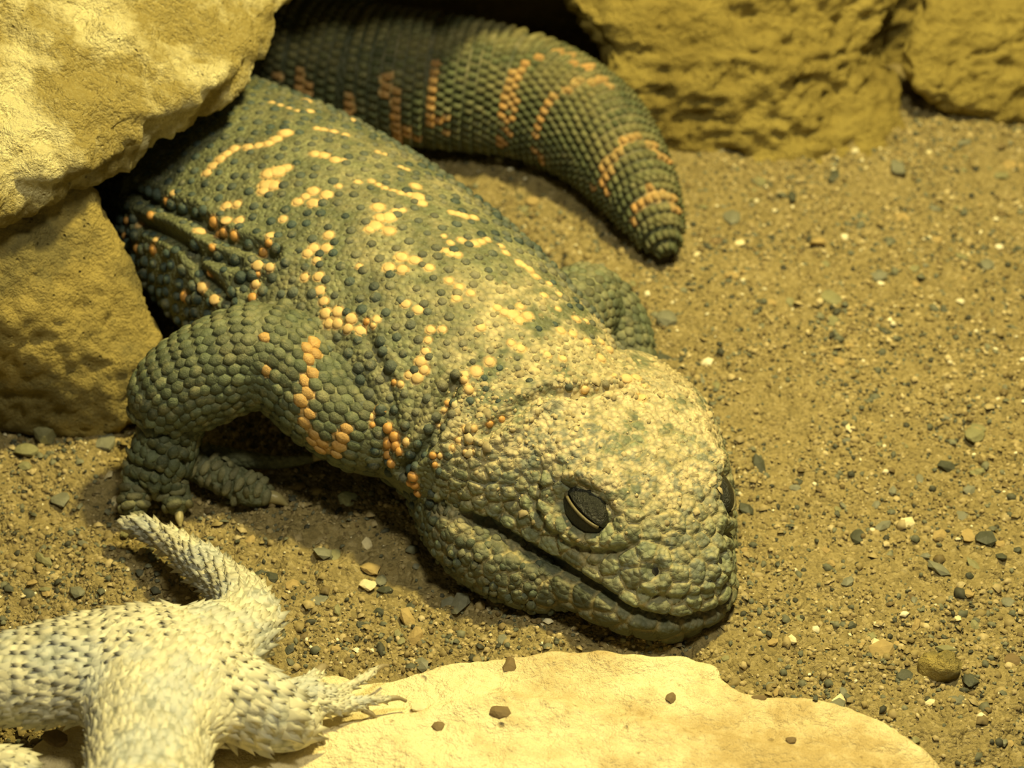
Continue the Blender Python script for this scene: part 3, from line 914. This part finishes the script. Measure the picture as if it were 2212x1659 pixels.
# eyes: nearly closed lids over a dark ball
def ellipsoid(c, ax, r, t0=0, t1=math.pi, nu=24, nv=14, p0=0, p1=2 * math.pi):
    V = []; F = []
    full = abs(p1 - p0 - 2 * math.pi) < 1e-6
    nn = nu if full else nu + 1
    for i in range(nv + 1):
        t = t0 + (t1 - t0) * i / nv
        for j in range(nn):
            q = p0 + (p1 - p0) * j / nu
            l = (r[0] * math.cos(t), r[1] * math.sin(t) * math.cos(q), r[2] * math.sin(t) * math.sin(q))
            V.append(c + ax[0] * l[0] + ax[1] * l[1] + ax[2] * l[2])
    for i in range(nv):
        for j in range(nu):
            k = (j + 1) % nn if full else j + 1
            F.append((i * nn + j, i * nn + k, (i + 1) * nn + k, (i + 1) * nn + j))
    return V, F
def part(name, V, F, mat, parent=None, base=LB, label=None):
    parent = liz if parent is None else parent
    me = mesh_from(name, np.array(V), [tuple(f) for f in F]); smooth_shade(me)
    o = link(name, me, mat, parent, base)
    if label: tag(o, label)
    return o
def bez_tube(pts, rads, seg=8, ns=16):
    l = Loft([(*p, r) for p, r in zip(pts, rads)], ns, seg)
    return l.mesh()
for s in (-1, 1):
    out = nrm(HL * s * .80 + HU * .52 + HF * .18)
    ce = np.array(bvh.find_nearest(Vector(hw(-.028, s * .15, .066)))[0])
    fwd = nrm(HF - out * np.dot(HF, out))                                 # long axis of the slit
    upv = nrm(np.cross(fwd, out)); upv = upv * (1 if np.dot(upv, HU) > 0 else -1)
    c0 = ce - out * .009
    eye = part('eye', *ellipsoid(c0, (fwd, out, upv), (.046, .023, .030)), M['eye'], label='dark eye between nearly closed lids')
    # lids: shells over the upper and lower halves leaving a slit
    v, f = ellipsoid(c0, (fwd, out, upv), (.051, .0275, .0335), .05, math.pi - .05, 20, 16, math.radians(-4), math.radians(150))
    part('upper_eyelid', v, f, M['lid'], eye)
    v, f = ellipsoid(c0 - upv * .001, (fwd, out, upv), (.051, .0262, .0345), .05, math.pi - .05, 20, 16, math.radians(-150), math.radians(-15))
    low = part('lower_eyelid', v, f, M['lid'], eye)
    rim = []
    for t in np.linspace(.35, math.pi - .35, 10):
        qq = math.radians(-15)
        rim.append(c0 - upv * .001 + fwd * (.0512 * math.cos(t)) + out * (.0265 * math.sin(t) * math.cos(qq)) + upv * (.0345 * math.sin(t) * math.sin(qq)))
    part('eyelid_rim', *bez_tube(rim, [.0006] + [.0016] * 8 + [.0006], 6, 24), M['lidrim'], eye)
    cn = np.array(bvh.find_nearest(Vector(hw(.100, s * .062, .02)))[0])
    nn_ = np.array(bvh.find_nearest(Vector(hw(.100, s * .062, .02)))[1])
    t1 = nrm(np.cross(nn_, HU)); t2 = np.cross(nn_, t1)
    part('nostril', *ellipsoid(cn - nn_ * .001, (nrm(t1 + t2), nn_, nrm(t1 - t2)), (.0135, .003, .0085)), M['pit'])
# claws
for pts, r in (([(-.674, -.385, .018), (-.673, -.401, .014), (-.673, -.412, .006)], .009),
               ([(-.600, -.375, .018), (-.597, -.392, .014), (-.595, -.403, .006)], .009),
               ([(-.45, -.343, .027), (-.425, -.350, .026), (-.405, -.356, .014)], .014),
               ([(-.365, -.256, .04), (-.335, -.253, .045), (-.31, -.25, .04)], .008)):
    part('claw', *bez_tube([np.array(p) for p in pts], [r, r * .8, r * .15], 10, 12), M['claw'])

# ------------------------------------------------------------------ the pale bearded lizard in the corner
DB = (-.45, -.95, .09)
dra = empty('bearded_dragon', DB)
tag(dra, 'small cream-white spiny bearded dragon seen from behind on the limestone slab', 'lizard')
def pz(u, v, z, *r): return (*at(u, v, z), *r)
torso = Loft([pz(560, 1340, .15, .03, .03, .03), pz(520, 1365, .165, .060, .05, .06), pz(440, 1400, .185, .090, .06, .10), pz(368, 1455, .20, .112, .07, .12), pz(330, 1540, .205, .096, .072, .13), pz(318, 1660, .21, .090, .075, .13), pz(305, 1850, .22, .10, .09, .13), pz(300, 2000, .2, .05, .05, .08)], 60, 40)
dtail = Loft([pz(500, 1385, .16, .055), pz(535, 1345, .15, .055), pz(520, 1300, .13, .047), pz(480, 1258, .11, .038), pz(425, 1212, .085, .032), pz(370, 1172, .065, .026), pz(310, 1142, .05, .019), pz(265, 1130, .045, .013), pz(250, 1132, .04, .006)], 70, 24)
rthigh = Loft([pz(420, 1440, .16, .06), pz(480, 1490, .165, .068), pz(550, 1530, .16, .066), pz(615, 1555, .15, .052), pz(650, 1560, .14, .036), pz(655, 1540, .135, .022)], 40, 28)
rfoot = Loft([pz(610, 1520, .15, .03), pz(650, 1500, .145, .027), pz(690, 1503, .14, .022), pz(720, 1510, .13, .012)], 24, 18)
lthigh = Loft([pz(400, 1405, .185, .085, .07, .09), pz(300, 1425, .19, .102, .07, .08), pz(180, 1445, .185, .098, .07, .07), pz(60, 1462, .18, .090, .065, .06), pz(-60, 1490, .17, .07, .06, .05), pz(-120, 1570, .16, .055, .05, .06), pz(-80, 1640, .14, .045, .04, .05), pz(20, 1668, .13, .040, .04, .05), pz(75, 1672, .12, .034, .034, .034), pz(100, 1668, .12, .012, .012, .012)], 70, 28)
web = Loft([pz(470, 1385, .17, .06, .05, .06), pz(400, 1440, .19, .13, .065, .09), pz(310, 1490, .195, .145, .075, .1), pz(235, 1530, .185, .09, .06, .09), pz(195, 1550, .17, .03, .03, .05)], 40, 28)
dt = [[pz(660, 1490, .145, .016), pz(672, 1470, .14, .013), pz(690, 1450, .135, .009)],
      [pz(680, 1497, .145, .018), pz(730, 1492, .135, .013), pz(775, 1472, .125, .009), pz(815, 1446, .12, .005)],
      [pz(680, 1510, .145, .015), pz(740, 1514, .13, .011), pz(800, 1512, .12, .007), pz(845, 1509, .112, .005)],
      [pz(680, 1515, .145, .016), pz(725, 1530, .13, .013), pz(770, 1526, .12, .008), pz(790, 1536, .11, .005)],
      [pz(645, 1530, .145, .016), pz(672, 1550, .14, .011), pz(688, 1580, .12, .006)]]
dtoes = [Loft(t, 24, 14) for t in dt]
g = Geo()
for l in [torso, dtail, rthigh, rfoot, lthigh, web] + dtoes: g.add(*l.mesh())
dme = voxel(g.V, g.F, .0048)
V = get_co(dme)
lap_smooth(dme, 30, .6, sstep(-.38, -.44, V[:, 0]) * sstep(-.78, -.84, V[:, 1]))
lap_smooth(dme, 3, .5)
V = get_co(dme); N = get_no(dme)
V = V + N * (.004 * fbm(V, 12, 3))[:, None]
set_co(dme, V); smooth_shade(dme)
n = fbm(V, 6, 4, .6)
C = np.array([.70, .67, .51])[None] * (1 + .18 * n[:, None])
gm = sstep(.05, .5, fbm(V, 9, 4, .6, off=4))[:, None] * .7
C = C * (1 - gm) + np.array([.50, .54, .53]) * gm
set_col(dme, C)
link('body', dme, M['pale'], dra, DB)
bvd = BVHTree.FromPolygons([tuple(v) for v in V], [tuple(p.vertices) for p in dme.polygons])
SPK = (np.array([(-1, -.75, -.2), (-1, .75, -.2), (.35, .6, -.2), (.35, -.6, -.2), (-.2, 0, .42), (1.25, 0, .95)]),
       np.array([(0, 4, 1), (1, 4, 2), (3, 4, 0), (2, 4, 5), (4, 3, 5), (3, 2, 5)]))
sv, sf, scl = [], [], []
for lf, d_, rr, hh, sg in ((web, .019, .011, .0032, -1), (torso, .019, .011, .0032, -1), (dtail, .016, .0095, .0062, 1), (rthigh, .020, .0135, .0075, 1), (lthigh, .0195, .012, .0048, 1), (rfoot, .014, .008, .004, 1)) + tuple((t, .011, .0055, .0035, 1) for t in dtoes):
    P, T = lf.lattice(d_, d_, -.4, math.pi + .4, .12)
    K = []
    for p, t in zip(P, T):
        q = bvd.find_nearest(Vector(p), .014)
        if q[0] is None: continue
        K.append((*q[0], *q[1], *t))
    K = np.array(K)
    K = K[vis(K[:, :3], K[:, 3:6])]
    s_ = rng.uniform(.75, 1.25, len(K))
    v, f = scatter(SPK, K[:, :3], K[:, 3:6], K[:, 6:9] * sg + rng.normal(0, .12, (len(K), 3)), rr * s_, rr * .8 * s_, hh * s_ * rng.uniform(.7, 1.4, len(K)) * (1 + .8 * sstep(.45, .1, K[:, 5])))
    sf.append(f + sum(len(q) for q in sv)); sv.append(v)
    c = np.array([.72, .68, .50])[None] * (.7 + .36 * rng.random((len(K), 1)))
    gm = sstep(.0, .5, fbm(K[:, :3], 9, 4, .6, off=4))[:, None] * .6
    c = c * (1 - gm) + np.array([.52, .55, .53]) * gm
    scl.append(np.repeat(c, len(SPK[0]), 0))
sme = mesh_from('spiny_scales', np.vstack(sv), np.vstack(sf)); set_col(sme, np.vstack(scl))
o = link('spiny_scales', sme, M['palespike'], dra, DB); tag(o, 'rows of small pointed cream scales', kind='stuff')
for t in dt:
    a, b = np.array(t[-2][:3]), np.array(t[-1][:3]); d = nrm(b - a); r = t[-1][3]
    part('claw', *bez_tube([b - d * .006, b + d * .012, b + d * .024 - np.array([0, 0, .008])], [r, r * .75, r * .15], 8, 10), M['paleclaw'], dra, DB)

# ------------------------------------------------------------------ pebbles and grains
dg = bpy.context.evaluated_depsgraph_get(); dg.update()
def drop(x, y):
    """top surface under a point, and whether it is the open floor"""
    r = scene.ray_cast(dg, Vector((x, y, 3.0)), Vector((0, 0, -1)))
    return r
def chip_mesh(name, seed, flat=.5, cuts=1):
    r_ = random.Random(seed)
    bm = bmesh.new()
    bmesh.ops.create_icosphere(bm, subdivisions=cuts, radius=1)
    pl = [(Vector((r_.gauss(0, 1), r_.gauss(0, 1), r_.gauss(0, 1))).normalized(), r_.uniform(.55, .85)) for _ in range(7)]
    for v in bm.verts:
        for n_, d_ in pl:
            k_ = v.co.dot(n_)
            if k_ > d_: v.co -= n_ * (k_ - d_)
        v.co *= r_.uniform(.93, 1.07); v.co.z *= flat
    me = bpy.data.meshes.new(name); bm.to_mesh(me); bm.free()
    return me
PEB = {}
for nm, col, ro in (('slate', (.20, .20, .14), .6), ('olive', (.25, .24, .12), .7), ('tan', (.42, .31, .13), .8), ('cream', (.78, .68, .42), .7), ('white', (.85, .80, .62), .5), ('mint', (.74, .80, .52), .4), ('dark', (.07, .075, .05), .6), ('brown', (.20, .14, .065), .8)):
    PEB[nm] = plain('pebble_' + nm, col, ro, .35, .3, 50, .004)
def pebble(name, u, v, w, h, kind, label, seed, group=None, flat=.55, rot=0, cat='pebble', z=None, cuts=2):
    p = at(u, v, .01)
    if z is None:
        for _ in range(3):
            z = float(ground_h(np.array([p[0]]), np.array([p[1]]))[0]); p = at(u, v, z + .003)
    else:
        p = at(u, v, z)
        r_ = drop(p[0], p[1])
        if r_[0] and r_[4].name.startswith('limestone'): z = r_[1].z; p = at(u, v, z + .003)
    s = np.linalg.norm(p - CAM) / FPX
    me = chip_mesh(name, seed, flat, cuts); me.materials.append(PEB[kind])
    o = bpy.data.objects.new(name, me); COL.objects.link(o)
    o.scale = (w / 2 * s, h / 2 * s / .72, min(w, h) / 2 * s)
    o.rotation_euler = (0, 0, math.radians(rot))
    o.location = (p[0], p[1], z + min(w, h) / 2 * s * flat * .35)
    tag(o, label, cat, group)
    return o
SPEC = [(752, 1076, 50, 36, 'mint', 'smooth pale green oval pebble in the shade beside the lizard\'s forefoot', 0),
        (251, 1080, 20, 34, 'cream', 'small upright cream pebble left of the lizard\'s toes', 0),
        (795, 1262, 40, 26, 'cream', 'bright cream stone chip among grey chips left of the jaw', 20),
        (688, 1294, 50, 24, 'slate', 'flat blue-grey sliver lying between dragon tail and lizard jaw', 5),
        (803, 1228, 52, 30, 'tan', 'brown oblong pebble just above the bright cream chip', 0),
        (822, 1252, 30, 26, 'slate', 'round grey pebble touching the bright cream chip', 0),
        (722, 1197, 28, 30, 'olive', 'rounded olive stone with a dark gap under its left side', 0),
        (1578, 470, 48, 44, 'slate', 'flat round grey-green stone near the tail tip', 0),
        (1548, 518, 44, 16, 'brown', 'thin brown stone chip below the grey stone by the tail tip', 18),
        (1598, 524, 26, 20, 'cream', 'small pale chip right of the thin brown chip', 0),
        (1940, 362, 38, 44, 'slate', 'blue-grey stone at the foot of the rock bank', 10),
        (2160, 532, 24, 14, 'white', 'tiny bright white chip near the right edge', 10),
        (2132, 570, 34, 26, 'slate', 'rounded grey pebble near the right edge below the white chip', 0),
        (1795, 645, 44, 46, 'olive', 'flat olive diamond-shaped stone in the open sand', 35),
        (2046, 898, 28, 14, 'slate', 'thin slate chip in the sand at mid right', 5),
        (2105, 940, 44, 38, 'olive', 'dark olive stone with a shadowed lower edge at the right', -20),
        (1440, 690, 48, 44, 'slate', 'dark rounded stone beside the lizard\'s far elbow', 0),
        (1470, 825, 42, 34, 'slate', 'pale slate chip right of the lizard\'s neck', 25),
        (1425, 780, 60, 34, 'dark', 'long dark stone lying behind the lizard\'s neck', 12),
        (1665, 1480, 28, 18, 'slate', 'blue-grey chip at the notch in the slab\'s back edge', 8),
        (1955, 1458, 40, 26, 'dark', 'dark green stone chip in the lower right sand', 0),
        (2095, 1470, 44, 34, 'dark', 'blackish rounded stone in the lower right sand', 10),
        (2190, 1425, 44, 30, 'brown', 'orange-brown angular chip at the lower right edge', -10),
        (2180, 1300, 34, 26, 'slate', 'grey chip among dark gravel at the right edge', 0),
        (2068, 1333, 24, 12, 'cream', 'small oblong cream chip in the right sand', 10),
        (2095, 1155, 44, 26, 'tan', 'curled pale husk standing in the sand at right', 30),
        (100, 935, 56, 60, 'olive', 'upright grey-green stone flake leaning on the brown stone', 20),
        (60, 975, 60, 30, 'olive', 'flat olive flake below the upright flake at left', 0),
        (130, 1080, 44, 40, 'slate', 'grey-green angular stone left of the lizard\'s foot', 0),
        (230, 960, 52, 50, 'slate', 'dark grey chunk beside the lizard\'s wrist', 0),
        (640, 1050, 34, 20, 'tan', 'brownish pebble in the shadow under the lizard\'s arm', 0)]
for q, (u, v, w, h, kd_, lb, rt) in enumerate(SPEC):
    pebble('pebble', u, v, w, h, kd_, lb, 100 + q, rot=rt, flat=.9 if 'upright' in lb else .5)

# clod of soil lower right
def clod():
    g = Geo(); c = at(2035, 1425, .03)
    pts = []
    for _ in range(60):
        d_ = Vector((random.gauss(0, 1), random.gauss(0, 1), random.gauss(0, 1))).normalized() * random.uniform(.7, 1.0)
        pts.append((c[0] + d_.x * .042, c[1] + d_.y * .036, .012 + d_.z * .034))
    g.hull(pts)
    rock('soil_clod', g, .006, 3, [(18, .006, 3, True), (50, .004, 2, False)], M['side'], 'crumbly brown soil clod with grit in the lower right sand', 'soil clod')
clod()
# crumbs on the slab
for q, (u, v, w, h, kd_, lb) in enumerate([(1100, 1435, 36, 34, 'brown', 'dark brown crumb on the slab edge under the lizard\'s jaw'), (1080, 1535, 50, 28, 'brown', 'largest brown crumb lying mid slab'), (1640, 1505, 36, 14, 'brown', 'thin dark crumb on the right part of the slab'),
                                          (1762, 1505, 14, 12, 'dark', 'tiny dark speck of gravel on the slab\'s right end'), (905, 1525, 40, 22, 'cream', 'cream flake on the slab right of the dragon\'s toes'), (1710, 1597, 26, 16, 'brown', 'small brown crumb at the slab\'s lower right'),
                                          (945, 1567, 32, 22, 'brown', 'brown crumb on the slab below the cream flake'), (1448, 1505, 24, 26, 'brown', 'round brown grain on the slab under the lizard\'s chin')]):
    pebble('crumb', u, v, w, h, kd_, lb, 300 + q, z=.1, cat='crumb')

pebble('dry_flake', 118, 1598, 64, 34, 'brown', 'curled brown dry flake in the gap beside the bearded dragon at lower left', 411, z=.1, cat='flake', rot=-25)
# loose chips: alike, scattered
kinds = ['slate'] * 6 + ['olive'] * 6 + ['dark'] * 4 + ['tan'] * 4 + ['cream']
bank = [chip_mesh('stone_chip', 500 + q, .45, 1) for q in range(8)]
lib = []
for me in bank:
    for nm in ('slate', 'olive', 'dark', 'tan', 'cream'):
        c_ = me.copy(); c_.materials.append(PEB[nm]); lib.append((nm, c_))
CL = {'slate': 'small grey slate chip half sunk in the sand', 'olive': 'small olive stone chip half sunk in the sand', 'dark': 'small blackish stone chip half sunk in the sand', 'tan': 'small tan stone chip half sunk in the sand', 'cream': 'small cream stone chip half sunk in the sand'}
SPOTS = [(1500, 600, 'near the tail tip'), (1780, 430, 'at the foot of the rock bank'), (2080, 620, 'in the sand at upper right'), (2080, 900, 'in the open sand at mid right'), (1560, 780, 'beside the lizard\'s neck'), (1780, 1120, 'right of the lizard\'s head'),
         (2050, 1250, 'near the right edge level with the snout'), (1850, 1430, 'behind the slab\'s right end'), (2120, 1560, 'at the lower right corner'), (830, 1230, 'left of the lizard\'s jaw'), (700, 1370, 'between the jaw and the dragon\'s foot'),
         (480, 1130, 'in front of the lizard\'s toes'), (100, 1040, 'below the brown stone'), (120, 1240, 'left of the dragon\'s tail'), (1100, 500, 'between the lizard\'s back and tail')]
n = 0; tries = 0
while n < 235 and tries < 4000:
    tries += 1
    u, v = random.uniform(-30, 2240), random.uniform(300, 1659)
    if v < 950 and random.random() < .35: continue
    p = at(u, v, 0)
    r_ = drop(p[0], p[1])
    if not r_[0] or r_[4].name != 'floor': continue
    nm = random.choice(kinds)
    me = random.choice([m_ for k_, m_ in lib if k_ == nm])
    s = random.choice([.007, .009, .009, .011, .014, .017]) * random.uniform(.8, 1.2)
    o = bpy.data.objects.new('stone_chip', me); COL.objects.link(o)
    o.scale = (s * random.uniform(.9, 1.7), s * random.uniform(.7, 1.2), s)
    o.rotation_euler = (random.gauss(0, .2), random.gauss(0, .2), random.uniform(0, 6.28))
    o.location = (p[0], p[1], r_[1].z + s * .12)
    sp = min(SPOTS, key=lambda q: (q[0] - u) ** 2 + (q[1] - v) ** 2)[2]
    tag(o, CL[nm].replace(' half sunk in the sand', ' half sunk ' + sp), 'pebble', nm + ' chips scattered in the sand'); n += 1

def grains():
    n = 110000
    x = rng.uniform(-1.2, 1.3, n); y = rng.uniform(-1.15, 1.0, n)
    cl = fbm(np.stack([x, y, 0 * x], 1), 5, 3)
    k = rng.random(n) < np.clip(.62 + .9 * cl, .12, 1)
    x, y = x[k], y[k]
    n = len(x)
    z = ground_h(x, y)
    r = np.exp(rng.normal(math.log(.0028), .50, n)); r = np.clip(r, .0016, .0105)
    tv = np.array([(1, 0, 0), (-1, 0, 0), (0, 1, 0), (0, -1, 0), (0, 0, 1), (0, 0, -1), (.6, .6, .4), (-.6, .5, .5), (.5, -.6, .5), (-.5, -.6, .4)], float)
    tv[6:] *= 1.0
    tf = np.array([(6, 4, 0), (0, 2, 6), (2, 4, 6), (7, 4, 2), (1, 7, 2), (1, 4, 7), (9, 4, 1), (3, 9, 1), (3, 4, 9), (8, 4, 3), (0, 8, 3), (0, 4, 8)])
    a = rng.uniform(0, 6.28, n)
    T = np.stack([np.cos(a), np.sin(a), 0 * a], 1)
    Nn = nrm(np.stack([rng.normal(0, .35, n), rng.normal(0, .35, n), np.ones(n)], 1))
    v, f = scatter((tv, tf), np.stack([x, y, z + r * .2], 1), Nn, T, r * rng.uniform(.8, 1.5, n), r * rng.uniform(.7, 1.2, n), r * rng.uniform(.55, 1.1, n))
    pal = np.array([(.38, .30, .14), (.30, .235, .10), (.46, .37, .19), (.20, .15, .065), (.13, .135, .09), (.19, .19, .12), (.06, .06, .04), (.58, .48, .27), (.85, .78, .55)])
    c = pal[rng.choice(9, n, p=[.22, .2, .12, .13, .12, .08, .08, .035, .015])] * rng.uniform(.8, 1.2, (n, 1))  # part of the dark grains stand in for shadowed pits in the sand
    me = mesh_from('sand_grains', v, f); set_col(me, np.repeat(c, len(tv), 0))
    o = link('sand_grains', me, M['grain'])
    tag(o, 'loose coarse sand grains covering the ground', 'sand', kind='stuff')
grains()
